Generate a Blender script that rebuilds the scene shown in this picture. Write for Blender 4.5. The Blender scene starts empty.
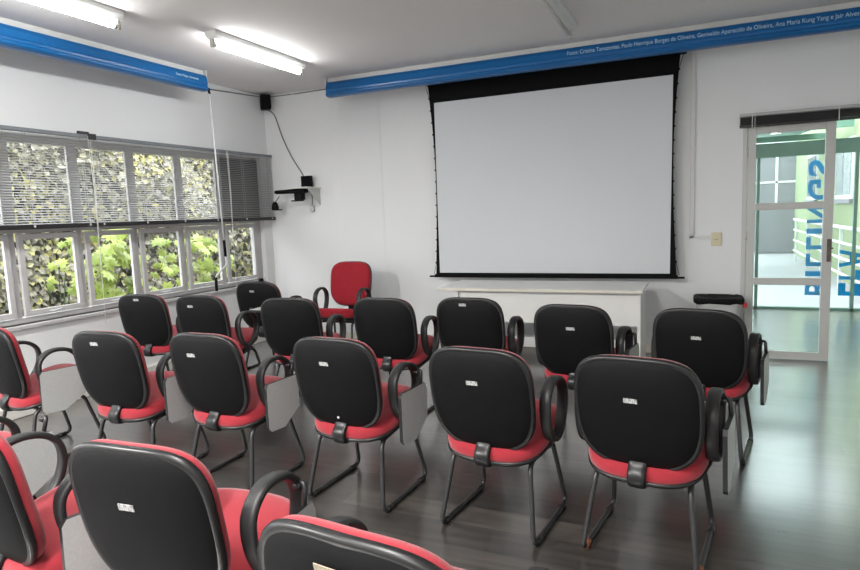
import bpy, bmesh, math, random
from mathutils import Vector, Matrix
random.seed(7)
C = bpy.context.scene.collection
PI = math.pi
H, BACK, LEFT, CEIL = 1.45, 6.35, -4.9, 2.95

# ------------------------------------------------------------------ materials
def newmat(name):
    m = bpy.data.materials.new(name); m.use_nodes = True
    return m, m.node_tree.nodes, m.node_tree.links, m.node_tree.nodes['Principled BSDF']

def mat(name, col, rough=.5, var=.12, scale=8., bump=0., bscale=200., metal=0., spec=.5, sheen=0., coat=0., stretch=None, trans=0.):
    m, n, l, b = newmat(name)
    tc = n.new('ShaderNodeTexCoord'); nz = n.new('ShaderNodeTexNoise')
    nz.inputs['Scale'].default_value = scale; nz.inputs['Detail'].default_value = 5
    src = tc.outputs['Object']
    if stretch:
        mp = n.new('ShaderNodeMapping'); mp.inputs['Scale'].default_value = stretch
        l.new(src, mp.inputs['Vector']); src = mp.outputs['Vector']
    l.new(src, nz.inputs['Vector'])
    mx = n.new('ShaderNodeMix'); mx.data_type = 'RGBA'
    mx.inputs[6].default_value = (*[c*(1-var) for c in col], 1)
    mx.inputs[7].default_value = (*[min(1, c*(1+var)) for c in col], 1)
    l.new(nz.outputs['Fac'], mx.inputs[0]); l.new(mx.outputs[2], b.inputs['Base Color'])
    b.inputs['Roughness'].default_value = rough; b.inputs['Metallic'].default_value = metal
    b.inputs['Specular IOR Level'].default_value = spec
    if sheen: b.inputs['Sheen Weight'].default_value = sheen
    if trans: b.inputs['Transmission Weight'].default_value = trans; b.inputs['Roughness'].default_value = 1.
    if coat: b.inputs['Coat Weight'].default_value = coat
    if bump:
        n2 = n.new('ShaderNodeTexNoise'); n2.inputs['Scale'].default_value = bscale
        l.new(tc.outputs['Object'], n2.inputs['Vector'])
        bp = n.new('ShaderNodeBump'); bp.inputs['Strength'].default_value = bump; bp.inputs['Distance'].default_value = .002
        l.new(n2.outputs['Fac'], bp.inputs['Height']); l.new(bp.outputs['Normal'], b.inputs['Normal'])
    return m

def glass(name, tint=(1, 1, 1), refl=.06):
    m = bpy.data.materials.new(name); m.use_nodes = True
    n, l = m.node_tree.nodes, m.node_tree.links
    n.clear(); out = n.new('ShaderNodeOutputMaterial')
    t = n.new('ShaderNodeBsdfTransparent'); t.inputs[0].default_value = (*tint, 1)
    g = n.new('ShaderNodeBsdfGlossy'); g.inputs['Roughness'].default_value = .02
    fr = n.new('ShaderNodeLayerWeight'); pw = n.new('ShaderNodeMath'); pw.operation = 'POWER'; pw.inputs[1].default_value = 5
    ma = n.new('ShaderNodeMath'); ma.operation = 'MULTIPLY_ADD'; ma.inputs[1].default_value = .7; ma.inputs[2].default_value = .03
    mx = n.new('ShaderNodeMixShader')
    l.new(fr.outputs['Facing'], pw.inputs[0]); l.new(pw.outputs[0], ma.inputs[0]); l.new(ma.outputs[0], mx.inputs[0]); l.new(t.outputs[0], mx.inputs[1]); l.new(g.outputs[0], mx.inputs[2])
    l.new(mx.outputs[0], out.inputs[0])
    return m

def emis(name, col, s):
    m, n, l, b = newmat(name)
    b.inputs['Base Color'].default_value = (*col, 1)
    b.inputs['Emission Color'].default_value = (*col, 1); b.inputs['Emission Strength'].default_value = s
    return m

def leafmat(name, ramp, seed=0., trans=.25, yscale=.9):
    m, n, l, b = newmat(name)
    geo = n.new('ShaderNodeNewGeometry'); tc = n.new('ShaderNodeTexCoord')
    nz = n.new('ShaderNodeTexNoise'); nz.inputs['Scale'].default_value = yscale; nz.inputs['Detail'].default_value = 3
    l.new(tc.outputs['Object'], nz.inputs['Vector'])
    ma = n.new('ShaderNodeMath'); ma.operation = 'MULTIPLY_ADD'
    ma.inputs[1].default_value = .55
    l.new(geo.outputs['Random Per Island'], ma.inputs[0])
    m2 = n.new('ShaderNodeMath'); m2.operation = 'MULTIPLY'; m2.inputs[1].default_value = .75
    l.new(nz.outputs['Fac'], m2.inputs[0]); l.new(m2.outputs[0], ma.inputs[2])
    cr = n.new('ShaderNodeValToRGB')
    cr.color_ramp.elements[0].position = ramp[0][0]; cr.color_ramp.elements[0].color = (*ramp[0][1], 1)
    cr.color_ramp.elements[1].position = ramp[-1][0]; cr.color_ramp.elements[1].color = (*ramp[-1][1], 1)
    for p, c in ramp[1:-1]:
        e = cr.color_ramp.elements.new(p); e.color = (*c, 1)
    l.new(ma.outputs[0], cr.inputs[0]); l.new(cr.outputs[0], b.inputs['Base Color'])
    b.inputs['Roughness'].default_value = .45
    return m

def floormat():
    m, n, l, b = newmat('dark_vinyl_planks')
    tc = n.new('ShaderNodeTexCoord')
    br = n.new('ShaderNodeTexBrick')
    br.offset = .37; br.offset_frequency = 2
    br.inputs['Scale'].default_value = 1; br.inputs['Brick Width'].default_value = 1.22; br.inputs['Row Height'].default_value = .182
    br.inputs['Mortar Size'].default_value = .0032; br.inputs['Mortar Smooth'].default_value = 1; br.inputs['Bias'].default_value = 0
    br.inputs['Color1'].default_value = (.030, .026, .023, 1); br.inputs['Color2'].default_value = (.066, .058, .051, 1)
    br.inputs['Mortar'].default_value = (.007, .006, .006, 1)
    l.new(tc.outputs['Object'], br.inputs['Vector'])
    mp = n.new('ShaderNodeMapping'); mp.inputs['Scale'].default_value = (1.2, 16, 1)
    l.new(tc.outputs['Object'], mp.inputs['Vector'])
    nz = n.new('ShaderNodeTexNoise'); nz.inputs['Scale'].default_value = 1.7; nz.inputs['Detail'].default_value = 5; nz.inputs['Distortion'].default_value = 0
    l.new(mp.outputs['Vector'], nz.inputs['Vector'])
    rp = n.new('ShaderNodeValToRGB'); rp.color_ramp.elements[0].position = .3; rp.color_ramp.elements[0].color = (.5, .49, .48, 1)
    rp.color_ramp.elements[1].position = .72; rp.color_ramp.elements[1].color = (1.4, 1.37, 1.34, 1)
    l.new(nz.outputs['Fac'], rp.inputs[0])
    mx = n.new('ShaderNodeMix'); mx.data_type = 'RGBA'; mx.blend_type = 'MULTIPLY'; mx.inputs[0].default_value = .9
    l.new(br.outputs['Color'], mx.inputs[6]); l.new(rp.outputs[0], mx.inputs[7])
    l.new(mx.outputs[2], b.inputs['Base Color'])
    rr = n.new('ShaderNodeMapRange'); rr.inputs['To Min'].default_value = .25; rr.inputs['To Max'].default_value = .34
    l.new(nz.outputs['Fac'], rr.inputs[0]); l.new(rr.outputs[0], b.inputs['Roughness'])
    b.inputs['Specular IOR Level'].default_value = .6
    b.inputs['Coat Weight'].default_value = 1; b.inputs['Coat IOR'].default_value = 2.1; b.inputs['Coat Roughness'].default_value = .2
    return m

def stickermat(name, paper, ink, sc):
    m, n, l, b = newmat(name)
    tc = n.new('ShaderNodeTexCoord'); mp = n.new('ShaderNodeMapping'); mp.inputs['Scale'].default_value = sc
    nz = n.new('ShaderNodeTexNoise'); nz.inputs['Scale'].default_value = 1; nz.inputs['Detail'].default_value = 2
    l.new(tc.outputs['Object'], mp.inputs[0]); l.new(mp.outputs[0], nz.inputs['Vector'])
    cr = n.new('ShaderNodeValToRGB'); cr.color_ramp.elements[0].position = .42; cr.color_ramp.elements[1].position = .52
    cr.color_ramp.elements[0].color = (*ink, 1); cr.color_ramp.elements[1].color = (*paper, 1)
    l.new(nz.outputs['Fac'], cr.inputs[0]); l.new(cr.outputs[0], b.inputs['Base Color'])
    return m

M = dict(
    wall=mat('white_wall_paint', (.70, .71, .715), .75, .03, 1.3, .25, 60),
    ceil=mat('grey_white_ceiling_paint', (.70, .69, .68), .85, .04, .8, .2, 40),
    plinth=mat('cream_skirting', (.62, .58, .50), .5, .1, 5),
    whiteplinth=mat('pale_plinth_paint', (.70, .68, .64), .6, .06, 5),
    floor=floormat(),
    black=mat('black_textured_plastic', (.004, .004, .0046), .6, .25, 14, .3, 700, spec=.12),
    rim=mat('black_glossy_rim', (.009, .009, .0095), .35, .2, 10, spec=.4),
    arm=mat('worn_black_polyurethane', (.016, .0165, .017), .45, .25, 18, .15, 300, spec=.45),
    steel=mat('black_painted_steel', (.017, .017, .018), .35, .3, 25, spec=.5),
    rust=mat('rust_worn_foot', (.30, .10, .05), .7, .4, 60),
    red=mat('red_woven_upholstery', (.275, .0185, .028), .88, .12, 40, .5, 900, spec=.2, sheen=.25),
    darkred=mat('deep_red_upholstery', (.27, .013, .023), .9, .15, 30, .6, 900, spec=.2, sheen=.1),
    tablet=mat('grey_speckled_laminate', (.42, .425, .42), .4, .12, 90),
    sticker=stickermat('white_number_sticker', (.42, .42, .41), (.14, .14, .15), (260, 1, 60)),
    beige_sticker=stickermat('beige_printed_sticker', (.30, .26, .19), (.24, .20, .15), (160, 1, 190)),
    pale=mat('pale_scuffed_mark', (.5, .5, .48), .6, .1, 30),
    screen=mat('matte_white_screen_fabric', (.57, .59, .61), .9, .015, 2),
    screenblack=mat('black_screen_border', (.0022, .0022, .003), .7, .2, 5, spec=.12),
    blue=mat('glossy_blue_banner', (.001, .105, .31), .3, .1, 3, spec=.5, stretch=(1, 1, 1)),
    alu=mat('aluminium_profile', (.55, .56, .54), .45, .08, 20),
    desk=mat('off_white_laminate', (.68, .68, .66), .4, .04, 6),
    deskedge=mat('beige_edge_band', (.58, .55, .48), .5, .08, 20),
    frame=mat('greyish_white_window_paint', (.47, .465, .465), .55, .07, 12, .2, 80),
    door=mat('grey_white_door_paint', (.50, .50, .48), .45, .05, 8),
    slat=mat('dark_grey_blind_slats', (.40, .40, .40), .5, .1, 8),
    greypanel=mat('dull_grey_panel', (.11, .11, .115), .4, .15, 3),
    headrail=mat('grey_blue_headrail', (.17, .185, .20), .4, .1, 10),
    slatblack=mat('black_blind_slats', (.018, .017, .018), .45, .3, 20),
    lamp_body=mat('white_enamel_lamp_body', (.66, .68, .66), .4, .04, 10),
    tube=emis('lit_fluorescent_tube', (1, 1, 1), 30),
    tubeoff=mat('unlit_fluorescent_tube', (.55, .55, .53), .3, .05, 10),
    socketcap=mat('pale_lamp_holder', (.5, .48, .42), .5, .1, 20),
    outlet=mat('cream_outlet_plastic', (.60, .54, .36), .45, .05, 20),
    hole=mat('dark_outlet_pin_holes', (.03, .025, .02), .6),
    bin=mat('translucent_white_bin_plastic', (.55, .56, .55), .5, .08, 12),
    bag=mat('black_bin_bag', (.006, .006, .007), .6, .3, 15, .4, 30, spec=.12),
    redknot=mat('red_plastic_tie', (.5, .03, .04), .5),
    lock=mat('brown_metal_lock', (.12, .10, .085), .4, .2, 20, metal=.6),
    cable=mat('grey_cable', (.16, .16, .155), .6),
    whitecable=mat('white_painted_duct', (.60, .60, .585), .6, .04, 10),
    wand=mat('pale_metal_wand', (.62, .64, .65), .35, .06, 10),
    glass=glass('clear_window_glass'), doorglass=glass('door_glass', (.95, .98, .97)), hallglass=glass('greenish_facade_glass', (.93, .985, .98)),
    letter=mat('blue_vinyl_letters', (.0, .36, .66), .5, .05, 10, trans=.6),
    print=mat('pale_blue_print', (.45, .62, .78), .5, .05, 10),
    green_metal=mat('green_painted_steel', (.14, .26, .20), .5, .15, 8),
    canopy=mat('pale_green_roof_sheet', (.22, .36, .29), .5, .15, 6, stretch=(12, 1, 1)),
    pale_green=mat('pale_green_render', (.29, .35, .20), .8, .06, 3),
    white_metal=mat('white_railing_paint', (.7,.71,.71), .45, .04, 10),
    roller=mat('grey_sheet_shutter', (.2,.2,.22), .5, .1, 4, stretch=(1, 1, 30)),
    paving=mat('pale_lilac_paving', (.42, .41, .44), .7, .06, 3),
    grass=mat('dull_garden_soil', (.12, .12, .07), .9, .3, 4),
    winglass=mat('reflective_grey_pane', (.16, .21, .21), .15, .3, 3),
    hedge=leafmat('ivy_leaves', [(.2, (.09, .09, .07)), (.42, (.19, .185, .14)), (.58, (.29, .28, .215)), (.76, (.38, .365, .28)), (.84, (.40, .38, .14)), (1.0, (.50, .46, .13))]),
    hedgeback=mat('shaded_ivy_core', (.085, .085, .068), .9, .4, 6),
    bright=leafmat('lime_green_leaves', [(.2, (.12, .17, .03)), (.5, (.26, .35, .05)), (.8, (.38, .46, .09)), (1., (.48, .53, .25))], yscale=2.),
    stem=mat('green_plant_stem', (.07, .10, .04), .6),
)

# ------------------------------------------------------------------ mesh helpers
def obj(name, bm, m, parent=None, smooth=False, bevel=0., mats=None):
    me = bpy.data.meshes.new(name); bmesh.ops.recalc_face_normals(bm, faces=bm.faces[:]); bm.to_mesh(me); bm.free()
    o = bpy.data.objects.new(name, me); C.objects.link(o)
    for mm in (mats or [m]): me.materials.append(mm)
    if smooth:
        me.polygons.foreach_set('use_smooth', [True]*len(me.polygons))
    if bevel:
        b = o.modifiers.new('bevel', 'BEVEL'); b.width = bevel; b.segments = 2; b.limit_method = 'ANGLE'
    if parent: o.parent = parent
    return o
def empty(name, loc=(0, 0, 0), rz=0.):
    o = bpy.data.objects.new(name, None); C.objects.link(o); o.location = loc; o.rotation_euler = (0, 0, rz); o.empty_display_size = .1
    return o
def tag(o, label, cat, group=None, kind=None):
    o['label'] = label; o['category'] = cat
    if group: o['group'] = group
    if kind: o['kind'] = kind
    return o
def struct(o):
    o['kind'] = 'structure'; return o
def box(bm, x0, x1, y0, y1, z0, z1, mi=0):
    v = [bm.verts.new((x, y, z)) for z in (z0, z1) for y in (y0, y1) for x in (x0, x1)]
    for f in ((0, 2, 3, 1), (4, 5, 7, 6), (0, 1, 5, 4), (2, 6, 7, 3), (0, 4, 6, 2), (1, 3, 7, 5)):
        bm.faces.new([v[i] for i in f]).material_index = mi
    return v
def bx(*a):
    bm = bmesh.new(); box(bm, *a); return bm
def fillet(pts, r, n=5, closed=False):
    P = [Vector(p) for p in pts]; out = []; N = len(P)
    for i, p in enumerate(P):
        if not closed and i in (0, N-1): out.append(p); continue
        a = P[i-1]-p; b = P[(i+1) % N]-p
        d = min(r, a.length*.45, b.length*.45)
        p0 = p+a.normalized()*d; p1 = p+b.normalized()*d
        for k in range(n+1):
            t = k/n; out.append(p0*(1-t)**2+p*2*t*(1-t)+p1*t*t)
    return out
def spline(pts, n=6, closed=False):
    P = [Vector(p) for p in pts]; N = len(P); out = []
    for i in range(N if closed else N-1):
        if closed: a, b, c, d = P[i-1], P[i], P[(i+1) % N], P[(i+2) % N]
        else: a, b, c, d = P[max(i-1, 0)], P[i], P[i+1], P[min(i+2, N-1)]
        for k in range(n):
            t = k/n
            out.append(.5*((2*b)+(c-a)*t+(2*a-5*b+4*c-d)*t*t+(3*b-a-3*c+d)*t**3))
    if not closed: out.append(P[-1])
    return out
def sweep(bm, pts, sec, closed=False, up=Vector((1, 0, 0)), mi=0):
    """sec: list of (u,v) in (side, normal); side axis kept close to up"""
    N = len(pts); rings = []
    for i, p in enumerate(pts):
        a = pts[i-1] if (i or closed) else p; b = pts[(i+1) % N] if (i < N-1 or closed) else p
        t = (b-a).normalized(); s = up-t*up.dot(t)
        if s.length < 1e-3: s = Vector((0, 1, 0))-t*t.y
        s.normalize(); nn = t.cross(s)
        rings.append([bm.verts.new(p+s*u+nn*v) for u, v in sec])
    K = len(sec)
    for i in range(N if closed else N-1):
        A, B = rings[i], rings[(i+1) % N]
        for k in range(K):
            bm.faces.new((A[k], A[(k+1) % K], B[(k+1) % K], B[k])).material_index = mi
    if not closed:
        bm.faces.new(rings[0][::-1]); bm.faces.new(rings[-1])
def circ(r, n=8, r2=None):
    return [(r*math.cos(2*PI*k/n), (r2 or r)*math.sin(2*PI*k/n)) for k in range(n)]
def tube(bm, pts, r, n=8, closed=False, up=Vector((1, 0, 0))):
    sweep(bm, [Vector(p) for p in pts], circ(r, n), closed, up)
def rrect(hw, hh, n=12, e=4.):
    out = []
    for k in range(n):
        a = 2*PI*(k+.5)/n; c, s = math.cos(a), math.sin(a)
        out.append((hw*math.copysign(abs(c)**(2/e), c), hh*math.copysign(abs(s)**(2/e), s)))
    return out
def rings_solid(bm, rings, cap0=True, cap1=True, mi=0):
    R = [[bm.verts.new(p) for p in r] for r in rings]
    K = len(R[0])
    for A, B in zip(R, R[1:]):
        for k in range(K):
            bm.faces.new((A[k], A[(k+1) % K], B[(k+1) % K], B[k])).material_index = mi
    if cap0: bm.faces.new(R[0][::-1]).material_index = mi
    if cap1: bm.faces.new(R[-1]).material_index = mi
def prism(bm, poly, x0, x1, mi=0):
    """poly of (y,z) extruded along x"""
    a = [bm.verts.new((x0, y, z)) for y, z in poly]; b = [bm.verts.new((x1, y, z)) for y, z in poly]
    n = len(poly)
    for k in range(n): bm.faces.new((a[k], a[(k+1) % n], b[(k+1) % n], b[k])).material_index = mi
    bm.faces.new(a[::-1]).material_index = mi; bm.faces.new(b).material_index = mi
def text_mesh(name, body, size, m, parent, mtx, depth=.0015, align='LEFT', shear=0., offset=0.):
    cu = bpy.data.curves.new(name, 'FONT'); cu.body = body; cu.size = size; cu.extrude = depth; cu.align_x = align; cu.shear = shear; cu.offset = offset
    t = bpy.data.objects.new(name, cu); C.objects.link(t)
    bpy.context.view_layer.update()
    me = bpy.data.meshes.new_from_object(t.evaluated_get(bpy.context.evaluated_depsgraph_get()))
    bpy.data.objects.remove(t)
    o = bpy.data.objects.new(name, me); C.objects.link(o); me.materials.clear(); me.materials.append(m)
    me.transform(mtx)
    if parent: o.parent = parent
    return o

# ------------------------------------------------------------------ room shell
WIN_Y0, WIN_Y1, WIN_Z0, WIN_Z1 = .27, 6.13, .70, 2.20
DOOR_X0, DOOR_X1, DOOR_Z = .345, 1.95, 2.17
RIGHT, REAR = 2.5, -3.0
struct(obj('floor', bx(LEFT-.2, 5., REAR-.2, 9.42, -.1, 0), M['floor']))
struct(obj('ceiling', bx(LEFT-.2, RIGHT+.2, REAR-.2, BACK+.2, CEIL, CEIL+.15), M['ceil']))
bm = bmesh.new()
box(bm, LEFT-.2, LEFT, REAR, BACK+.2, 0, WIN_Z0); box(bm, LEFT-.2, LEFT, REAR, BACK+.2, WIN_Z1, CEIL)
box(bm, LEFT-.2, LEFT, REAR, WIN_Y0, WIN_Z0, WIN_Z1); box(bm, LEFT-.2, LEFT, WIN_Y1, BACK+.2, WIN_Z0, WIN_Z1)
struct(obj('wall_left', bm, M['wall']))
bm = bmesh.new()
# back wall with the slightly thicker corner section and its slanted step
prof = [(LEFT, BACK-.07), (-3.98, BACK-.07), (-3.86, BACK-.066), (-3.36, BACK-.005), (-3.345, BACK), (DOOR_X0, BACK)]
lo = [bm.verts.new((x, y, 0)) for x, y in prof]; hi = [bm.verts.new((x, y, CEIL)) for x, y in prof]
for k in range(len(prof)-1): bm.faces.new((lo[k], lo[k+1], hi[k+1], hi[k]))
box(bm, LEFT, DOOR_X0, BACK+.01, BACK+.2, 0, CEIL)
box(bm, DOOR_X0, DOOR_X1, BACK, BACK+.2, DOOR_Z, CEIL); box(bm, DOOR_X1, RIGHT, BACK, BACK+.2, 0, CEIL)
struct(obj('wall_back', bm, M['wall']))
struct(obj('wall_right', bx(RIGHT, RIGHT+.2, REAR, BACK+.2, 0, CEIL), M['wall']))
struct(obj('wall_rear', bx(LEFT-.2, RIGHT+.2, REAR-.2, REAR, 0, CEIL), M['wall']))
struct(obj('baseboard_left', bx(LEFT, LEFT+.09, REAR, BACK-.07, 0, .10), M['whiteplinth'], bevel=.006))
bm = bmesh.new(); box(bm, LEFT+.09, -3.9, BACK-.085, BACK-.07, 0, .075); box(bm, -3.4, DOOR_X0-.03, BACK-.016, BACK, 0, .075)
prism(bm, [(0, 0)]*0 or [(BACK-.085, 0), (BACK-.06, 0), (BACK-.06, .075), (BACK-.085, .075)], -3.9, -3.4)
struct(obj('baseboard_back', bm, M['plinth'], bevel=.004))

# ------------------------------------------------------------------ left window
win = bmesh.new()
XW = -5.0
P0, MOD, NMOD = 5.985, .5865, 10            # far edge of the last pane, module
box(win, XW-.04, XW+.04, WIN_Y0, WIN_Y1, WIN_Z0, WIN_Z0+.045)
box(win, XW-.04, XW+.04, WIN_Y0, WIN_Y1, 2.14, WIN_Z1)
box(win, XW-.04, XW+.045, WIN_Y0, WIN_Y1, 1.42, 1.49)
for k in range(NMOD+1):
    y = P0+.075-MOD*k
    if k == 0: box(win, XW-.04, XW+.04, y-.025, WIN_Y1, WIN_Z0, WIN_Z1)
    elif k == NMOD: box(win, XW-.04, XW+.04, WIN_Y0, y+.025, WIN_Z0, WIN_Z1)
    else:
        box(win, XW-.01, XW+.024, y-.027, y+.027, WIN_Z0+.002, 1.43); box(win, XW+.01, XW+.037, y-.048, y+.048, 1.43, WIN_Z1-.002)
window = struct(obj('window_1', win, M['frame'], bevel=.004))
def sash_bm(y0, y1, z0, z1):
    b = bmesh.new(); w = .045
    for a in ((y0, y1, z0, z0+w), (y0, y1, z1-w, z1), (y0, y0+w, z0+w, z1-w), (y1-w, y1, z0+w, z1-w)):
        box(b, XW+.026, XW+.055, *a)
    return b
sash0 = pane0 = None
for k in range(NMOD):
    y1 = P0-MOD*k
    z0, z1 = .752, 1.413
    sh = obj('sash', sash_bm(y1-.477, y1+.043, z0, z1), M['frame'], window, bevel=.003)
    obj('pane', bx(XW+.038, XW+.043, y1-.432, y1-.002, z0+.045, z1-.045), M['glass'], sh)
    h = bmesh.new(); tube(h, fillet([(XW+.055, y1-.28, z0+.02), (XW+.085, y1-.26, z0+.02), (XW+.09, y1-.19, z0+.03)], .02), .006)
    obj('handle', h, M['alu'], sh, True)
    ys_ = (y1-.4635, y1+.027)
    if k == 0:
        p_ = obj('panel', bx(XW+.046, XW+.054, ys_[0]-.02, WIN_Y1-.002, 1.475, 2.17), M['greypanel'], window); p_['label'] = 'grey panel filling the last upper light'
    else: obj('pane', bx(XW-.003, XW+.003, *ys_, 1.49, 2.14), M['glass'], window)
struct(obj('trim_1', (lambda b: (prism(b, [(0, 0)]*0 or [(WIN_Y0, .665), (WIN_Y1, .665), (WIN_Y1, .70), (WIN_Y0, .70)], LEFT-.07, LEFT+.03), b)[1])(bmesh.new()), M['frame'], bevel=.008))

# blinds in front of the window
def blind(y0, y1, label, cordy=None, dark=False):
    root = empty('venetian_blind', (LEFT+.07, y0, 1.46))
    L = y1-y0
    obj('headrail', bx(-.02, .02, 0, L, .745, .775), M['headrail'], root, bevel=.003)
    b = bmesh.new(); n = 35
    for k in range(n):
        z = .028+k*(.715/n)
        t = .32
        pts = [(-.012, z+.012*t), (0, z+.0022), (.012, z-.012*t)]
        va = [b.verts.new((x, .004, zz)) for x, zz in pts]; vb = [b.verts.new((x, L-.004, zz)) for x, zz in pts]
        for i in range(2): b.faces.new((va[i], va[i+1], vb[i+1], vb[i]))
    obj('slats', b, M['slat'], root)
    obj('bottom_rail', bx(-.016, .016, 0, L, -.012, .026), M['slatblack'], root, bevel=.003)
    nl = max(3, int(L/.42))
    for k in range(nl+1):
        y = .06+(L-.12)*k/nl
        b = bmesh.new()
        for x in (-.014, .014): box(b, x-.0012, x+.0012, y-.0015, y+.0015, .02, .75)
        box(b, -.014, .014, y-.0015, y+.0015, .75, .752)
        obj('ladder_cord', b, M['slat'], root)
        obj('rail_clip', bx(.015, .0185, y-.008, y+.008, .002, .022), M['alu'], root)
    if cordy:
        b = bmesh.new(); y = cordy-y0
        tube(b, [(.03, y, .76), (.032, y+.01, .3), (.03, y+.006, -.2), (.03, y-.005, -.86)], .0028, 6)
        tube(b, [(.03, y+.02, .76), (.034, y+.02, .3), (.03, y+.012, -.15)], .0028, 6)
        obj('pull_cord', b, M['whitecable'], root, True)
    return tag(root, label, 'blind', 'venetian blinds over the left window')
blind(1.7, 3.775, 'grey venetian blind on the left part of the window, cut off by the photo edge', 3.76)
blind(3.79, 6.255, 'grey venetian blind on the far part of the window, ending at the room corner', 5.45)
b = bmesh.new(); box(b, -.012, .012, -.05, .05, 0, .022); box(b, .026, .045, .02, .09, -.045, .004)
br = obj('blind_bracket', b, M['slatblack'], None, bevel=.003); br.location = (LEFT+.07, 3.74, 2.238)
tag(br, 'small black bracket above the joint of the two window blinds', 'bracket')

# ------------------------------------------------------------------ outside the window
struct(obj('ground', bx(-14, LEFT-.2, -4, 16, -.35, -.15), M['grass']))
b = bmesh.new()
def leaf(bm, c, nrm, s, asp=.8, fold=.25, roll=None):
    n = Vector(nrm).normalized(); t = n.orthogonal().normalized()
    t.rotate(Matrix.Rotation(roll if roll is not None else random.uniform(0, 2*PI), 3, n)); u = n.cross(t)
    c = Vector(c); w = s*asp*.5
    a = [c-t*s*.5, c+u*w-t*s*.1+n*fold*w, c+t*s*.5, c-u*w-t*s*.1+n*fold*w]
    v = [bm.verts.new(p) for p in a]
    bm.faces.new((v[0], v[1], v[2])); bm.faces.new((v[0], v[2], v[3]))
for i in range(30000):
    y = random.uniform(2.6, 14.6); z = random.uniform(.0, 2.75)
    bulge = .22*math.sin(y*2.1+1)+.16*math.sin(z*3.1+y*1.3)
    x = -7.0+bulge+random.uniform(-.1, .16)
    leaf(b, (x, y, z), (1, random.uniform(-.9, .9), random.uniform(-.2, 1.1)), random.uniform(.05, .105))
hd = empty('hedge', (-7.1, 6.6, -.15))
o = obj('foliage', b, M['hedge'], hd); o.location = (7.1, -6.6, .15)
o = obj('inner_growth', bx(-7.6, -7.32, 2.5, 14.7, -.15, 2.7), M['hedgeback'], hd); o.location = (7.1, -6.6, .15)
tag(hd, 'tall grey green ivy hedge filling the view outside the left window', 'hedge')
def plant(loc, h, n, label, ls=.26, wd=.4, lo=.45):
    r = empty('leafy_plant', loc); b = bmesh.new(); s = bmesh.new()
    rnd = random.Random(int(loc[1]*100))
    for i in range(n):
        thin = i > 3
        a = rnd.uniform(0, 2*PI); q = rnd.uniform(.25, 1.0)
        tip = Vector((math.cos(a)*.2*q+.05, math.sin(a)*wd*q, h*rnd.uniform(lo, 1.0)))
        if thin: tube(s, [tip+Vector((-.12, -tip.y*.25, -.10)), tip], .003, 5)
        else: tube(s, spline([(-.12, 0, 0), (-.10, tip.y*.2, tip.z*.6), tip+Vector((-.1, 0, -.05)), tip], 4), .006, 5)
        nrm = Vector((.9, rnd.uniform(-.9, .3), rnd.uniform(.2, 1.1)))
        nrm.normalize(); t = nrm.orthogonal().normalized(); u = nrm.cross(t); S = ls*rnd.uniform(.7, 1.15); ro = rnd.uniform(0, 6.28)
        ctr = b.verts.new(tip); ring = []
        K = 18
        for k in range(K):
            aa = ro+2*PI*k/K; rad = S*(.60 if k % 2 == 0 else .36)*(1. if k != 0 else .4)
            ring.append(b.verts.new(tip+(t*math.cos(aa)+u*math.sin(aa))*rad-nrm*rad*.22))
        for k in range(K): b.faces.new((ctr, ring[k], ring[(k+1) % K]))
    obj('leaves', b, M['bright'], r); obj('stem', s, M['stem'], r, True)
    tag(r, label, 'plant', 'bright green plants outside the window')
plant((-6.0, 4.30, -.15), 1.52, 16, 'lime green plant in the right part of the second full window pane', .12, .22, .62)
plant((-6.0, 4.86, -.15), 1.56, 60, 'tall lime green broad-leaved plant filling the pane under the blind joint', .17, .36, .5)
plant((-6.0, 5.72, -.15), 1.42, 44, 'lime green bushy plant in the fourth pane, left of the crank handle', .14, .34, .5)
plant((-6.0, 6.34, -.15), 1.40, 46, 'pale lime plant outside the pane behind the hanging crank handle', .15, .36, .5)

# ------------------------------------------------------------------ rolled banners under the ceiling
def banner(name, L, side, label, txt, tsize, tx):
    """built along local +X, front towards local -Y, ceiling at z=0"""
    r = empty(name)
    obj('mounting_profile', bx(0, L, .0, .03, -.052, 0), M['alu'], r, bevel=.003)
    prof = [(.03, -.045), (-.005, -.045), (-.03, -.055), (-.045, -.085), (-.05, -.12), (-.053, -.135), (-.048, -.142), (-.047, -.158), (-.05, -.164), (-.058, -.172), (-.058, -.184), (-.05, -.195), (-.02, -.205), (.03, -.205)]
    b = bmesh.new(); prism(b, prof, .015, L-.015)
    obj('banner_roll', b, M['blue'], r)
    for x in (0, L-.014):
        obj('end_bracket', bx(x, x+.014, -.035, .05, -.15, .0), M['alu'], r, bevel=.002)
    # lettering on the upper front face
    ang = math.radians(90-8)
    mt = Matrix.Translation((tx, -.0535, -.119)) @ Matrix.Rotation(ang, 4, 'X') @ Matrix.Diagonal((.80, 1, 1, 1))
    text_mesh('lettering', txt, tsize, M['print'], r, mt, .0012)
    return tag(r, label, 'banner', 'blue rolled banners under the ceiling')
bk = banner('rolled_banner', 5.35, 1, 'long blue rolled banner under the ceiling above the projection screen',
            'Fotos: Cristina Tamazonias, Paulo Henrique Borges de Oliveira, Genivaldo Aparecido de Oliveira, Ana Maria Kung Yang e Jair Alves da', .052, 2.60)
bk.location = (-3.73, 5.88, CEIL)
lf = banner('rolled_banner', 4.4, 1, 'blue rolled banner under the ceiling above the left window blinds', 'Fotos: Hugo e Armando', .036, 3.98)
lf.location = (-4.55, .53, CEIL); lf.rotation_euler = (0, 0, PI/2)
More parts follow.
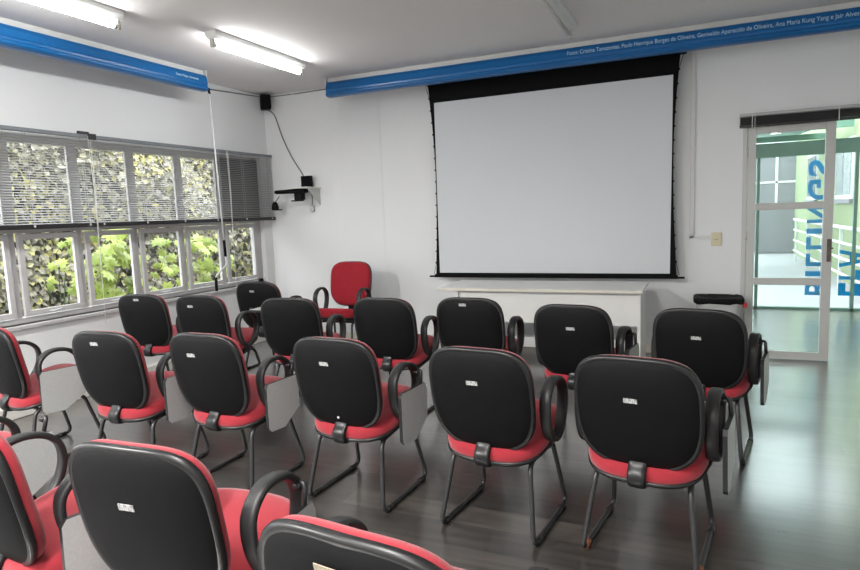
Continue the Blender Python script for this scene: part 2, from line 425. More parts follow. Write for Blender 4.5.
# crank wand hanging from the end of the left banner
wd = empty('crank_rod', (-4.53, 4.955, CEIL-.2))
b = bmesh.new(); tube(b, [(0, 0, .035), (0, 0, .0), (.0, .01, -.02)], .012); obj('hook', b, M['black'], wd, True)
b = bmesh.new(); tube(b, [(0, .005, -.015), (0, .03, -.8), (0, .055, -1.5)], .0085); obj('rod', b, M['wand'], wd, True)
b = bmesh.new(); tube(b, [(0, .054, -1.49), (0, .058, -1.66)], .014); obj('grip', b, M['black'], wd, True)
b = bmesh.new(); tube(b, spline([(0, .058, -1.66), (.005, .055, -1.74), (.01, -.02, -1.79), (.01, -.10, -1.84), (.01, -.115, -1.87)], 6), .0085); obj('crank_bend', b, M['wand'], wd, True)
b = bmesh.new(); tube(b, [(.01, -.115, -1.86), (.01, -.118, -2.0)], .015); obj('grip', b, M['black'], wd, True)
tag(wd, 'pale crank rod with black grips hanging from the left blue banner', 'crank')

# ------------------------------------------------------------------ fluorescent lamps
def lamp(x, y0, L, lit, label):
    r = empty('fluorescent_lamp', (x, y0, CEIL))
    b = bmesh.new(); prof = [(-.055, 0), (.055, 0), (.055, -.03), (.028, -.062), (-.028, -.062), (-.055, -.03)]
    va = [b.verts.new((px, 0, pz)) for px, pz in prof]; vb = [b.verts.new((px, L, pz)) for px, pz in prof]
    for k in range(6): b.faces.new((va[k], va[(k+1) % 6], vb[(k+1) % 6], vb[k]))
    b.faces.new(va); b.faces.new(vb[::-1])
    obj('lamp_body', b, M['lamp_body'], r, bevel=.002)
    for y in (.005, L-.03): obj('lamp_holder', bx(-.016, .016, y, y+.025, -.125, -.058), M['socketcap'], r, bevel=.004)
    for a, c in ((.03, .055), (L-.055, L-.03)):
        b = bmesh.new(); tube(b, [(0, a, -.103), (0, c, -.103)], .0165, 12); obj('tube_cap', b, M['alu'], r, True)
    b = bmesh.new(); tube(b, [(0, .055, -.103), (0, L-.055, -.103)], .0165, 12)
    obj('lamp_tube', b, M['tube'] if lit else M['tubeoff'], r, True)
    tag(r, label, 'ceiling lamp', 'fluorescent lamps on the ceiling')
lamp(-3.555, 3.95, 1.23, True, 'lit fluorescent tube lamp on the ceiling nearest the black corner speaker')
lamp(-3.79, 2.06, 1.25, True, 'lit fluorescent tube lamp cut off by the top edge, above the left blue banner')
lamp(-.99, 4.02, 1.25, False, 'unlit fluorescent tube lamp on the ceiling above the projection screen')

# ------------------------------------------------------------------ projection screen
SY = 6.2
sc = empty('projection_screen', (-1.43, SY, 0))
def sx(*a): return obj(*a)
xo = 1.43
b = bmesh.new(); xs = []
nz_ = 14
def edge(z, s):      # side edge of the black cloth, drawn in by the tension cords
    t = (z-.78)/(2.86-.78); return s*(1.185+.065*(2*t-1)**2*(1 if t > .5 else .6)) + xo*0
rows = [(edge(.78+2.08*k/nz_, -1)-.005, edge(.78+2.08*k/nz_, 1)+.005, .78+2.08*k/nz_) for k in range(nz_+1)]
L_ = [b.verts.new((x0, 0, z)) for x0, x1, z in rows]; R_ = [b.verts.new((x1, 0, z)) for x0, x1, z in rows]
for k in range(nz_): b.faces.new((L_[k], R_[k], R_[k+1], L_[k+1]))
obj('black_border', b, M['screenblack'], sc)
b = bmesh.new(); v = [b.verts.new(p) for p in ((-1.182, -.004, .806), (1.170, -.004, .804), (1.187, -.004, 2.622), (-1.180, -.004, 2.618))]; b.faces.new(v)
obj('white_fabric', b, M['screen'], sc)
b = bmesh.new(); box(b, -1.24, 1.24, -.018, .018, .755, .79); box(b, -1.305, -1.24, -.014, .014, .757, .775); box(b, 1.24, 1.30, -.014, .014, .757, .775)
obj('bottom_bar', b, M['screenblack'], sc, bevel=.004)
obj('roller_case', bx(-1.27, 1.30, -.06, .06, 2.80, 2.93), M['screenblack'], sc, bevel=.01)
for s in (-1, 1):
    b = bmesh.new()
    pts = [Vector((edge(.79+2.0*k/16, s)+s*(.006 if 0 < k < 16 else .03), 0, .79+2.0*k/16)) for k in range(17)]
    tube(b, pts, .0025, 6)
    obj('tension_cord', b, M['screenblack'], sc)
    b = bmesh.new()
    for k in range(1, 16):
        z = .79+2.0*k/16; e = edge(z, s)
        box(b, min(e-.005, e+s*.017), max(e+.005, e+s*.017), -.004, .004, z-.008, z+.008)
    obj('cord_tabs', b, M['screenblack'], sc)
tag(sc, 'white projection screen with a black border, pulled down on the back wall', 'projection screen')

# cable duct and outlet
b = bmesh.new(); box(b, -.095, -.055, BACK-.018, BACK, 1.128, CEIL-.001); box(b, -.095, .10, BACK-.018, BACK, 1.12, 1.15)
tag(obj('cable_duct', b, M['whitecable'], None, bevel=.002), 'white cable duct running down the wall right of the projection screen', 'cable duct')
o = empty('wall_outlet', (.135, BACK, 1.115))
obj('cover_plate', bx(-.043, .043, -.016, 0, -.062, .062), M['outlet'], o, bevel=.004)
b = bmesh.new(); tube(b, [(0, -.016, 0), (0, -.022, 0)], .026, 16); s_ = obj('socket', b, M['outlet'], o)
b = bmesh.new()
for dx, dz in ((-.011, 0), (.011, 0), (0, -.006)): tube(b, [(dx, -.0215, dz), (dx, -.024, dz)], .004, 8)
obj('pin_holes', b, M['hole'], s_)
tag(o, 'cream power outlet on the wall between the screen and the glass door', 'power outlet')

# ------------------------------------------------------------------ desk
t = empty('desk', (-1.35, 5.68, 0))
b = bmesh.new(); box(b, -.935, .915, -.335, .325, .722, .75)
obj('tabletop', b, M['desk'], t, bevel=.003)
obj('edge_band', bx(-.935, .915, -.339, -.335, .724, .748), M['deskedge'], t)
for x in (-.775, .868): obj('leg_panel', bx(x, x+.028, -.29, .27, 0, .722), M['desk'], t, bevel=.002)
obj('modesty_panel', bx(-.747, .868, -.262, -.244, .43, .722), M['desk'], t, bevel=.002)
obj('stretcher', bx(-.747, .868, .2, .218, .1, .2), M['desk'], t, bevel=.002)
tag(t, 'off-white laminate desk with panel legs below the projection screen', 'desk')

# ------------------------------------------------------------------ bin
t = empty('trash_bin', (.155, 6.13, 0))
def sq(hw, hd, z, e=5, n=28, wob=0., rnd=random.Random(3)): return [(x+rnd.uniform(-wob, wob), y+rnd.uniform(-wob, wob), z+rnd.uniform(-wob, wob)) for x, y in rrect(hw, hd, n, e)]
b = bmesh.new(); rings_solid(b, [sq(.15, .13, 0), sq(.155, .135, .02), sq(.185, .155, .54), sq(.195, .165, .55), sq(.195, .165, .575), sq(.18, .15, .575), sq(.14, .12, .03)]); obj('bin_body', b, M['bin'], t, True)
b = bmesh.new(); rings_solid(b, [sq(.203, .173, .556, wob=.006), sq(.207, .177, .564, wob=.003), sq(.211, .181, .583, wob=.003), sq(.206, .177, .603, wob=.004), sq(.19, .16, .603, wob=.004), sq(.15, .12, .592, wob=.008), sq(.08, .06, .585, wob=.008)], cap0=False)
obj('bin_bag', b, M['bag'], t, True)
b = bmesh.new(); rings_solid(b, [[(x*.02+.212, y*.02-.1, z) for x, y in rrect(1, 1, 10, 2)] for z in (.525, .535, .56, .565)]); obj('bag_tie', b, M['redknot'], t, True)
tag(t, 'grey-white waste bin lined with a black bag beside the glass door', 'bin')

# ------------------------------------------------------------------ glass door
Y0, Y1 = BACK-.005, BACK+.04
bm = bmesh.new()
box(bm, DOOR_X0, DOOR_X0+.035, BACK-.01, BACK+.2, 0, DOOR_Z); box(bm, DOOR_X1-.035, DOOR_X1, BACK-.01, BACK+.2, 0, DOOR_Z); box(bm, DOOR_X0, DOOR_X1, BACK-.01, BACK+.2, DOOR_Z-.035, DOOR_Z)
struct(obj('trim_2', bm, M['door'], bevel=.004))
bm = bmesh.new(); x0, x1 = .383, 1.058
box(bm, x0, x0+.068, Y0, Y1, .006, 2.13); box(bm, x1-.075, x1, Y0, Y1, .006, 2.13)
for z0, z1 in ((.006, .075), (.688, .752), (1.368, 1.43), (2.05, 2.13)): box(bm, x0+.068, x1-.075, Y0+.002, Y1-.002, z0, z1)
door = struct(obj('door_1', bm, M['door'], bevel=.004))
for z0, z1 in ((.075, .688), (.752, 1.368), (1.43, 2.05)): obj('pane', bx(x0+.068, x1-.075, BACK+.015, BACK+.02, z0, z1), M['doorglass'], door)
b = bmesh.new(); box(b, 1.018, 1.05, Y0-.012, Y0, .90, 1.10); tube(b, [(1.035, Y0-.01, 1.02), (1.035, Y0-.045, 1.02)], .012, 10, up=Vector((0, 0, 1))); tube(b, [(1.035, Y0-.04, 1.02), (1.06, Y0-.045, 1.02)], .008, 8, up=Vector((0, 0, 1)))
obj('lock', b, M['lock'], door, bevel=.002)
for z in (.35, 1.1, 1.85):
    b = bmesh.new(); tube(b, [(x0-.002, Y0-.008, z), (x0-.002, Y0-.008, z+.08)], .007, 8); obj('hinge', b, M['door'], door, True)
# raised blind over the door
r = empty('venetian_blind', (.31, BACK-.06, 2.105))
obj('headrail', bx(0, 1.72, -.02, .02, .095, .12), M['slat'], r, bevel=.003)
b = bmesh.new()
for k in range(9): box(b, .004, 1.716, -.024, .024, .024+k*.0075, .0275+k*.0075)
obj('slats', b, M['slatblack'], r)
obj('bottom_rail', bx(0, 1.72, -.02, .02, 0, .02), M['slatblack'], r, bevel=.003)
b = bmesh.new()
for x in (.10, .75, 1.5): box(b, x-.003, x+.003, -.027, .027, -.002, .122)
tube(b, [(.12, -.03, .12), (.12, -.032, -.1)], .002, 5); obj('ladder_cords', b, M['alu'], r)
tag(r, 'black venetian blind pulled up above the glass door', 'blind')

# ------------------------------------------------------------------ hall glazing and outside beyond the door
FY = 9.4
bm = bmesh.new()
for x in (-2.6, -.95, .70, 1.80, 3.4): box(bm, x-.02, x+.02, FY-.03, FY+.03, 0, 2.02)
box(bm, -2.6, 4.9, FY-.03, FY+.03, 0, .03)
box(bm, -2.6, 4.9, FY-.05, FY+.05, 2.02, 2.20); box(bm, -2.6, 4.9, FY-.03, FY+.03, 2.75, 2.85)
gw = struct(obj('window_2', bm, M['green_metal'], bevel=.003))
for a, c in ((-2.58, -.97), (-.93, .68), (.72, 1.78), (1.82, 3.38)):
    obj('pane', bx(a, c, FY-.004, FY+.004, .03, 2.02), M['hallglass'], gw); obj('pane', bx(a, c, FY-.004, FY+.004, 2.2, 2.75), M['hallglass'], gw)
struct(obj('ceiling_hall', bx(-5, 5, BACK+.2, FY+.1, 2.85, 2.95), M['ceil']))
struct(obj('wall_hall_left', bx(-2.9, -2.7, BACK+.2, FY, 0, 2.85), M['wall']))
struct(obj('wall_hall_right', bx(3.6, 3.8, BACK+.2, FY, 0, 2.85), M['pale_green']))
# mirrored vinyl lettering (read from outside), running bottom to top
def vinyl(word, x_base, z0, cap, spans, label):
    root = empty('vinyl_lettering', (x_base, FY+.008, z0))
    for ch, (a, c) in zip(word, spans):
        o = text_mesh('letter', ch, .3, M['letter'], root, Matrix.Identity(4), .001, offset=.008)
        xs = [v.co.x for v in o.data.vertices]; ys = [v.co.y for v in o.data.vertices]
        for v in o.data.vertices:
            u, w = (v.co.x-min(xs))/(max(xs)-min(xs)), (v.co.y-min(ys))/(max(ys)-min(ys))
            v.co = (w*cap, v.co.z, a+u*(c-a))     # reading direction -> up, letter tops -> +X : seen from behind
    tag(root, label, 'lettering', 'blue words on the hall glass')
vinyl('BILLINGS', 1.275, .19, .275, [(0, .17), (.25, .32), (.385, .55), (.605, .77), (.81, .88), (.95, 1.17), (1.25, 1.51), (1.56, 1.76)], 'blue word on the hall glass partly behind the door stile')
vinyl('EFA', 1.65, .19, .42, [(0, .165), (.21, .335), (.37, .60)], 'blue letters on the hall glass at the right photo edge')
struct(obj('pavement', bx(-8, 8, FY+.06, 24, -.12, -.02), M['paving']))
# far facade and side building
b = bmesh.new(); box(b, -6, 8, 19.6, 19.9, -.02, 3.6); fw = obj('outer_wall', b, M['wall']); fw.name = 'wall_outside'; struct(fw)
g = empty('sheet_metal_gate', (1.9, 19.55, -.02))
obj('gate_leaf', bx(-.62, .52, -.03, .03, .05, 2.65), M['roller'], g)
b = bmesh.new(); box(b, -.70, -.62, -.05, .05, 0, 2.75); box(b, .52, .60, -.05, .05, 0, 2.75); box(b, -.62, .52, -.05, .05, 2.65, 2.75)
for z in (1.35, 1.95): box(b, -.62, .52, -.05, -.03, z, z+.05)
box(b, -.03, .03, -.05, -.03, 1.35, 2.65)
obj('gate_frame', b, M['white_metal'], g)
tag(g, 'grey sheet metal gate in a white frame beyond the hall glass', 'gate')
sb = empty('pale_green_building', (2.35, 15, -.02))
obj('wall', bx(0, 3, -5, 4.5, 0, 3.6), M['pale_green'], sb)
for y0, y1 in ((-2.6, -1.2), (.9, 2.2)):
    f_ = bmesh.new(); box(f_, -.04, .0, y0, y1, 1.45, 2.5); w_ = obj('window', f_, M['white_metal'], sb)
    f_ = bmesh.new(); box(f_, -.05, -.035, y0+.07, (y0+y1)/2-.03, 1.53, 2.42); box(f_, -.05, -.035, (y0+y1)/2+.03, y1-.07, 1.53, 2.42); obj('pane', f_, M['winglass'], w_)
    obj('sill', bx(-.08, 0, y0-.05, y1+.05, 1.38, 1.45), M['roller'], sb)
tag(sb, 'pale green building with white framed windows beyond the hall glass', 'building')
rl = empty('railing', (2.1, 10, -.02))
for z in (.25, .5, .75, 1.0):
    b = bmesh.new(); tube(b, [(0, .2, z), (0, 7.2, z), (0.0, 7.4, z)], .024 if z < .9 else .032, 8); obj('rail', b, M['white_metal'], rl, True)
for y in (.2, 1.9, 3.6, 5.3, 7.0): obj('post', bx(-.022, .022, y-.022, y+.022, 0, 1.0), M['white_metal'], rl)
tag(rl, 'white tubular railing along the pale green building outside', 'railing')
b = bmesh.new()
for k in range(58):
    x = -1.+k*.055; z = 2.74+(.02 if k % 2 else 0)
    if k: 
        v = [b.verts.new(q) for q in ((xp, 12.3, zp), (x, 12.3, z), (x-.3, 17, z+.12), (xp-.3, 17, zp+.12))]; b.faces.new(v)
    xp, zp = x, z
cn = empty('canopy', (1, 14.6, 2.7))
o = obj('roof_sheet', b, M['canopy'], cn); o.location = (-1, -14.6, -2.7)
b = bmesh.new()
for y in (12.35, 14.4, 16.9): box(b, -1, 2.3, y-.05, y+.05, 2.62, 2.73)
for x in (-.95,): box(b, x-.05, x+.05, 12.3, 12.4, -.02, 2.65)
o = obj('roof_beams', b, M['green_metal'], cn); o.location = (-1, -14.6, -2.7)
tag(cn, 'green corrugated canopy outside above the hall glass', 'canopy')

# ------------------------------------------------------------------ corner speaker, wall shelf, cables
CY = BACK-.07
t = empty('loudspeaker', (LEFT+.13, CY-.13, 2.845), math.radians(42))
b = bmesh.new(); box(b, -.06, .06, -.06, .06, -.085, .085)
obj('cabinet', b, M['black'], t, bevel=.012)
obj('grille', bx(-.052, .052, -.066, -.06, -.075, .075), M['screenblack'], t, bevel=.002)
obj('bracket', bx(-.015, .015, .06, .12, -.02, .02), M['steel'], t)
tag(t, 'small black loudspeaker mounted high in the room corner', 'loudspeaker')
t = empty('wall_shelf', (-4.24, CY, 1.80))
obj('shelf_board', bx(-.20, .10, -.30, 0, 0, .016), M['desk'], t, bevel=.002)
b = bmesh.new(); prism(b, [(0, 0), (-.26, 0), (0, -.20)], .075, .08); obj('shelf_bracket', b, M['alu'], t)
tag(t, 'small white wall shelf on a triangular bracket in the back corner', 'shelf')
b = bmesh.new(); box(b, -.065, .065, -.03, .03, 0, .135); o = obj('cabinet', b, M['black'], None, bevel=.006)
t = empty('desktop_speaker', (-4.27, CY-.10, 1.816)); o.parent = t
obj('grille', bx(-.055, .055, -.034, -.03, .01, .125), M['screenblack'], t)
tag(t, 'square black box standing on the small white wall shelf', 'speaker')
t = empty('soundbar', (-4.40, CY-.22, 1.745))
b = bmesh.new(); rings_solid(b, [[(x, y, z) for y, z in rrect(.045, .024*s, 12, 4)] for x, s in ((-.225, .7), (-.215, .95), (-.1, 1.), (.0, 1.05), (.18, 1.1), (.195, 1.0))])
for v in b.verts: v.co.z += .028
obj('bar_body', b, M['black'], t, True)
obj('hanging_bracket', bx(.05, .15, -.04, .04, -.075, .004), M['black'], t, bevel=.004)
b = bmesh.new(); box(b, .0, .13, -.035, .035, -.09, -.075); obj('bracket_foot', b, M['black'], t, bevel=.003)
tag(t, 'long black bar-shaped device fixed under the white wall shelf', 'audio device')
t = empty('headset', (-4.665, CY-.2, 1.635))
b = bmesh.new(); rings_solid(b, [[(x*s-.01, y*.03, z) for x, y in rrect(1, 1, 12, 2.4)] for z, s in ((-.07, .05), (-.03, .047), (.0, .035), (.025, .012))]); obj('ear_cup', b, M['black'], t, True)
b = bmesh.new(); tube(b, spline([(-.01, 0, .02), (.02, 0, .05), (.06, 0, .09)], 4), .006); obj('cord', b, M['cable'], t, True)
obj('lip', bx(-.01, .07, -.03, .03, -.075, -.062), M['black'], t, bevel=.003)
tag(t, 'black rounded gadget dangling from the left end of the shelf', 'gadget')
t = empty('power_adapter', (-4.265, CY-.03, 1.575))
b = bmesh.new(); rings_solid(b, [[(x*s, y*s, z) for x, y in rrect(.028, .022, 12, 3)] for z, s in ((-.05, .6), (-.03, 1), (.02, 1), (.035, .5))]); obj('plug_body', b, M['pale'], t, True)
b = bmesh.new(); tube(b, spline([(0, 0, .03), (.01, 0, .1), (.0, 0, .22)], 5), .005); obj('cord', b, M['cable'], t, True)
tag(t, 'grey power plug on a cord hanging below the wall shelf', 'power plug')
b = bmesh.new(); tube(b, spline([(-4.76, CY-.12, 2.76), (-4.74, CY-.012, 2.70), (-4.64, CY-.01, 2.42), (-4.52, CY-.01, 2.18), (-4.40, CY-.01, 2.0), (-4.36, CY-.02, 1.93), (-4.345, CY-.03, 1.87)], 6), .0075, 6)
tag(obj('speaker_cable', b, M['cable'], None, True), 'grey cable sagging from the corner speaker down to the wall shelf', 'cable')
b = bmesh.new(); tube(b, spline([(LEFT+.012, 4.93, 2.86), (LEFT+.012, 5.5, 2.89), (LEFT+.012, 6.1, 2.925), (LEFT+.05, CY-.02, 2.93), (-4.5, CY-.012, 2.925), (-4.0, CY-.012, 2.93), (-3.72, CY-.01, 2.93)], 6), .006, 6)
tag(obj('ceiling_cable', b, M['cable'], None, True), 'thin grey cable running along the wall below the ceiling around the corner', 'cable')

# ------------------------------------------------------------------ chairs
BW, BH, BZ, TILT = .490, .486, .636, .20
UP = Vector((0, -math.sin(TILT), math.cos(TILT))); NRM = Vector((0, math.cos(TILT), math.sin(TILT)))
def outline(s, K=56, w=BW, h=BH):
    pts = []
    for k in range(K):
        a = 2*PI*k/K; c, q = math.cos(a), math.sin(a)
        e = 3.6 if q > 0 else 3.0
        pts.append((w/2*s*math.copysign(abs(c)**(2/e), c)*(1+.045*q), h/2*s*math.copysign(abs(q)**(2/e), q)))
    return pts
def backpt(x, v, d):
    # the back curves gently round the sitter and bulges at the lumbar
    d2 = d+.35*x*x+.04*(v/.23)**2*.3
    return Vector((x, 0, BZ))+UP*v+NRM*d2
def dish(profile):
    b = bmesh.new()
    rings_solid(b, [[backpt(x, v, d) for x, v in outline(s)] for s, d in profile])
    return b
def build_chair(kind):
    red = M['darkred'] if kind == 'facing' else M['red']
    lift = .09 if kind == 'facing' else 0.
    fabric = {}
    P = []
    def add(name, bm, m, parent=None, smooth=True, bevel=0., z=0.):
        o = obj(name, bm, m, None, smooth, bevel); P.append((o, parent)); o.location.z = z; return o
    shell = add('back_shell', dish([(.25, -.026), (.6, -.022), (.84, -.014), (.93, -.006), (.975, .002)]), M['black'], z=lift)
    rim = add('shell_rim', dish([(.955, -.006), (.985, -.007), (1.003, -.001), (1.004, .010), (.985, .016), (.95, .012)]), M['rim'], shell)
    add('back_cushion', dish([(.95, .006), (.972, .014), (.978, .026), (.965, .038), (.925, .050), (.83, .058), (.6, .062), (.3, .063)]), red, z=lift)
    # seat
    def so(s, K=52, w=.485, d=.47):
        pts = []
        for k in range(K):
            a = 2*PI*k/K; c, q = math.cos(a), math.sin(a)
            pts.append((w/2*s*math.copysign(abs(c)**(2/3.1), c)*(1+.03*q), d/2*s*math.copysign(abs(q)**(2/3.1), q)))
        return pts
    def seat(profile):
        b = bmesh.new()
        rr = []
        for s, z in profile:
            rr.append([Vector((x, .262+y, .417+z+.06*(y/.24)-(.35*max(0, y-.15)**2*3))) for x, y in so(s)])
        rings_solid(b, rr); return b
    add('seat_cushion', seat([(.955, -.002-lift*.4), (.985, .006-lift*.3), (1.0, .022), (.99, .042), (.955, .056), (.85, .064), (.55, .064), (.2, .060)]), red)
    add('seat_pan', seat([(.6, -.030-lift*.4), (.9, -.022-lift*.4), (.975, -.014-lift*.4), (1.004, -.006-lift*.4), (1.006, .003-lift*.4), (.985, .007-lift*.4)]), M['rim'])
    # back support bar
    b = bmesh.new()
    sweep(b, spline([(0, .2, .352), (0, .05, .345), (0, .018, .36), (0, .014, .392), (0, .04, .425), (0, .055, .47+lift)], 5), rrect(.036, .013, 12, 4))
    add('back_support', b, M['rim'])
    # sled base
    for s in (-1, 1):
        pts = [(s*.185, .40, .372), (s*.222, .505, .0125), (s*.226, .03, .0125), (s*.185, .11, .345)]
        b = bmesh.new(); tube(b, fillet(pts, .055, 6, True), .0118, 8, True)
        leg = add('sled_leg', b, M['steel'])
        for y, n_ in ((.09, 'foot'), (.44, 'foot')):
            b = bmesh.new(); tube(b, [(s*.2255-(0 if y < .2 else s*.003), y-.025, .0125), (s*.2255-(0 if y < .2 else s*.003), y+.025, .0125)], .0148, 8); add(n_, b, M['rim'], leg)
    for y, z in ((.125, .347), (.175, .350), (.385, .374)):
        b = bmesh.new(); tube(b, [(-.185, y, z), (.185, y, z)], .0095, 8, up=Vector((0, 0, 1))); add('crossbar', b, M['steel'])
    for s in (-1, 1):
        loop = [(.22, .435), (.16, .475), (.125, .56), (.125, .64), (.17, .69), (.23, .704), (.30, .69), (.35, .645), (.36, .575), (.335, .50), (.285, .445)]
        b = bmesh.new()
        sweep(b, spline([(s*.256, y, z) for i, (y, z) in enumerate(loop)], 5, True), rrect(.0255, .0125, 12, 3.2), True)
        a = add('armrest', b, M['arm'])
        b = bmesh.new(); sweep(b, fillet([(s*.12, .25, .374), (s*.238, .25, .378), (s*.256, .25, .45)], .03), rrect(.004, .03, 8, 5), up=Vector((0, 0, 1)))
        add('arm_bracket', b, M['steel'], a)
    # writing tablets (only one is kept on each chair)
    hang = [(.095, .575), (.09, .36), (.11, .34), (.22, .332), (.355, .41), (.365, .56), (.35, .59), (.11, .595)]
    b = bmesh.new(); prism(b, hang, .298, .316)
    for v in b.verts: v.co.x += (.60-v.co.z)*.02
    for f in b.faces:
        if f.normal.x == 0: pass
    bmesh.ops.recalc_face_normals(b, faces=b.faces[:])
    for f in b.faces: f.material_index = 1 if abs(f.normal.x) < .7 else 0
    th = obj('writing_tablet', b, None, None, False, mats=[M['tablet'], M['rim']]); P.append((th, None))
    b = bmesh.new(); tube(b, fillet([(.256, .345, .645), (.298, .345, .655), (.306, .32, .58)], .02), .009); tube(b, [(.262, .34, .64), (.285, .34, .64)], .012, 8, up=Vector((0, 0, 1)))
    P.append((obj('tablet_hinge', b, M['steel'], None, True), th))
    up_ = [(.40, .16), (.39, .30), (.42, .40), (.47, .43), (.52, .43), (.545, .40), (.55, .20), (.54, .16)]
    b = bmesh.new(); prism(b, [(-.15+q, p) for p, q in up_], .727, .745)
    for v in b.verts: x, y, z = v.co; v.co = (z-.02, y+.10, x)
    bmesh.ops.recalc_face_normals(b, faces=b.faces[:])
    for f in b.faces: f.material_index = 1 if abs(f.normal.z) < .7 else 0
    tu = obj('writing_tablet', b, None, None, False, mats=[M['tablet'], M['rim']]); P.append((tu, None))
    b = bmesh.new(); tube(b, [(.256, .3, .70), (.262, .3, .728)], .012, 8); P.append((obj('tablet_hinge', b, M['steel'], None, True), tu))
    # number sticker
    b = bmesh.new(); box(b, -.026, .026, -.0012, .0012, -.0095, .0095); st = obj('sticker', b, M['sticker'], None); P.append((st, shell))
    b = bmesh.new(); box(b, -.034, .034, -.0012, .0012, -.021, .021); sb_ = obj('sticker', b, M['beige_sticker'], None); P.append((sb_, shell))
    for o, p in P: C.objects.unlink(o)
    return dict(parts=P, hang=th, up=tu, sticker=st, beige=sb_, shell=shell, lift=lift)
PROTO = {'row': build_chair('row'), 'facing': build_chair('facing')}
RUST = None
def place(x, y, th, label, tablet=None, sticker=None, beige=None, kind='row', group=None, rust=False, tdy=0.):
    pr = PROTO[kind]
    r = empty('tablet_arm_chair', (x, y, 0), -math.radians(th))
    new = {}
    for o, p in pr['parts']:
        base = o if p is None else p
        if base in (pr['hang'], pr['up']) and not (base is pr['hang'] and tablet == 'hang' or base is pr['up'] and tablet == 'up'): continue
        if o is pr['sticker'] and not sticker or o is pr['beige'] and not beige: continue
        c = o.copy(); C.objects.link(c); new[o] = c
        c.parent = new[p] if p else r
        if o is pr['hang']: c.location.y += tdy
        if o in (pr['sticker'], pr['beige']):
            sx_, sv = sticker or beige
            q = backpt(sx_, sv, -.0262+.010*max(0, (math.hypot(sx_/.24, sv/.233)-.55))/.4)
            c.location = q; c.rotation_euler = (-TILT*-1, 0, random.uniform(-.04, .04))
        if rust and o.name.startswith('foot') and o.data.vertices[0].co.y < .2:
            c.data = o.data.copy(); c.data.materials.clear(); c.data.materials.append(M['rust'])
            c['label'] = 'rust-worn foot'
    tag(r, label, 'chair', group)
    return r
G1, G2, G3 = 'chairs of the row nearest the camera', 'chairs of the middle row', 'chairs of the row nearest the screen'
# nearest row
place(-2.90, 1.24, 7, 'chair almost outside the frame, only its arm and grey tablet at lower left edge', 'hang', group=G1, tdy=.12)
place(-2.035, 1.09, 11, 'red and black chair at the lower left corner, only half in frame', 'hang', group=G1)
place(-1.375, 1.12, -3, 'red chair with a large black back and white sticker at lower left', 'hang', (.0, .085), group=G1)
place(-.585, .925, 6, 'red chair at bottom centre with a beige sticker, only its back top in view', None, None, (-.02, .172), group=G1)
# middle row
place(-3.935, 2.30, 9, 'red chair with grey tablet cut by the left edge, back to the window', 'hang', group=G2)
place(-3.02, 2.34, -3, 'second chair of the middle row from the left, pale mark high on its back', 'hang', (-.022, .182), group=G2)
place(-2.38, 2.42, 1, 'third chair of the middle row from the left, between two hanging grey tablets', 'hang', (-.047, .135), group=G2)
place(-1.625, 2.48, 3, 'fourth chair of the middle row, with a pale screw dot low on its back', 'hang', (-.022, .125), group=G2)
place(-.868, 2.437, 6, 'chair in the centre of the photo, second of the middle row from the right', None, (-.01, .10), group=G2)
place(-.224, 2.432, 8, 'rightmost chair of the middle row, with rust-worn feet and tablet hanging right', 'hang', (-.01, .08), group=G2, rust=True)
# row nearest the screen
place(-4.28, 3.70, -6, 'leftmost chair of the far row, standing just below the window sill', None, (-.01, .203), group=G3)
place(-3.66, 3.72, -3, 'second chair of the far row, its tablet folded up flat over the arm', 'up', (-.06, .16), group=G3)
place(-2.78, 3.70, -7, 'third chair of the far row, in front of the red chair that faces the room', None, None, group=G3)
place(-2.05, 3.80, 0, 'fourth chair of the far row, plain black back left of the desk', None, None, group=G3)
place(-1.44, 3.90, 1, 'fifth chair of the far row, in front of the left half of the desk', None, (-.028, .2), group=G3)
place(-.707, 3.70, 7, 'sixth chair of the far row, in front of the right half of the desk', 'hang', (.004, .105), group=G3)
place(-.005, 3.657, 10, 'rightmost chair of the far row, in front of the waste bin', 'hang', (-.004, .088), group=G3)
place(-3.83, 4.63, -3, 'farthest black-backed chair, alone by the window corner under the blind end', None, (-.03, .16))
place(-3.47, 5.76, 177, 'deep red chair facing the room, against the back wall left of the screen', None, None, kind='facing')
# pale screw dot on the fourth chair is part of its back
for o in C.objects:
    if o.get('label', '').startswith('fourth chair of the middle row'):
        sh = [c for c in o.children if c.name.startswith('back_shell')][0]
        b = bmesh.new(); tube(b, [(0, -.003, 0), (0, .002, 0)], .006, 10, up=Vector((1, 0, 0))); d = obj('screw', b, M['pale'], sh)
        d.location = backpt(.0, -.165, -.02)

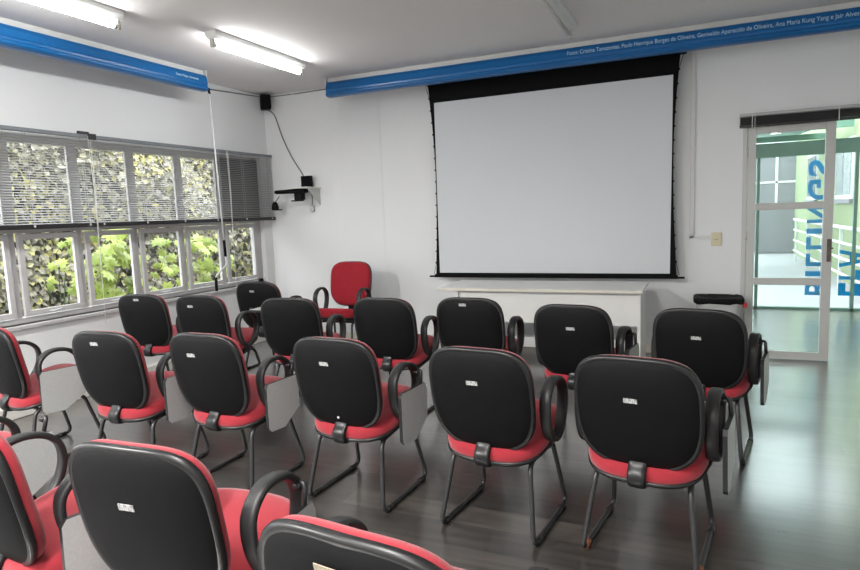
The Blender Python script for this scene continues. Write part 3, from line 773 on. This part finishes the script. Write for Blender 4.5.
for pr in PROTO.values():
    for o, p in pr['parts']: bpy.data.objects.remove(o)
# ------------------------------------------------------------------ light
w = bpy.data.worlds.new('sky'); bpy.context.scene.world = w; w.use_nodes = True
wn, wl = w.node_tree.nodes, w.node_tree.links
bg = wn['Background']; bg.inputs[0].default_value = (.93, .97, 1, 1); bg.inputs[1].default_value = 3.4
def area(name, loc, rot, sx_, sy_, power, col=(1, 1, 1)):
    d = bpy.data.lights.new(name, 'AREA'); d.shape = 'RECTANGLE'; d.size = sx_; d.size_y = sy_; d.energy = power; d.color = col
    o = bpy.data.objects.new(name, d); C.objects.link(o); o.location = loc; o.rotation_euler = rot; return o
for i, (x, y, p_) in enumerate(((-3.6, -.6, 170), (-1.2, .3, 52), (-1., -1.8, 55), (1.4, -1.6, 12))):
    area('fill_light', (x, y, CEIL-.12), (0, 0, 0), .2, 1.2, p_, (1, .98, .95))  # unseen fill lamps, added overhead out of frame to brighten the room

# ------------------------------------------------------------------ camera
f, yaw, pitch, roll = 615.5182, .416, .115, -.0383
import numpy as np
yaw, pitch, roll = math.radians(23.835), math.radians(6.587), math.radians(-2.192)
fw_ = Vector((-math.sin(yaw)*math.cos(pitch), math.cos(yaw)*math.cos(pitch), -math.sin(pitch)))
rt = Vector((math.cos(yaw), math.sin(yaw), 0)); up = rt.cross(fw_)
r2 = rt*math.cos(roll)+up*math.sin(roll); u2 = up*math.cos(roll)-rt*math.sin(roll)
cam = bpy.data.cameras.new('camera'); co = bpy.data.objects.new('camera', cam); C.objects.link(co)
cam.sensor_width = 36; cam.lens = f/860*36; cam.clip_start = .02
m4 = Matrix((r2, u2, -fw_)).transposed().to_4x4(); m4.translation = (0, 0, H); co.matrix_world = m4
S = bpy.context.scene; S.camera = co
S.view_settings.view_transform = 'Standard'; S.view_settings.look = 'None'; S.view_settings.exposure = 1.08
S.cycles.use_denoising = True; S.cycles.max_bounces = 8; S.cycles.diffuse_bounces = 5; S.cycles.transparent_max_bounces = 16
S.cycles.sample_clamp_indirect = 6
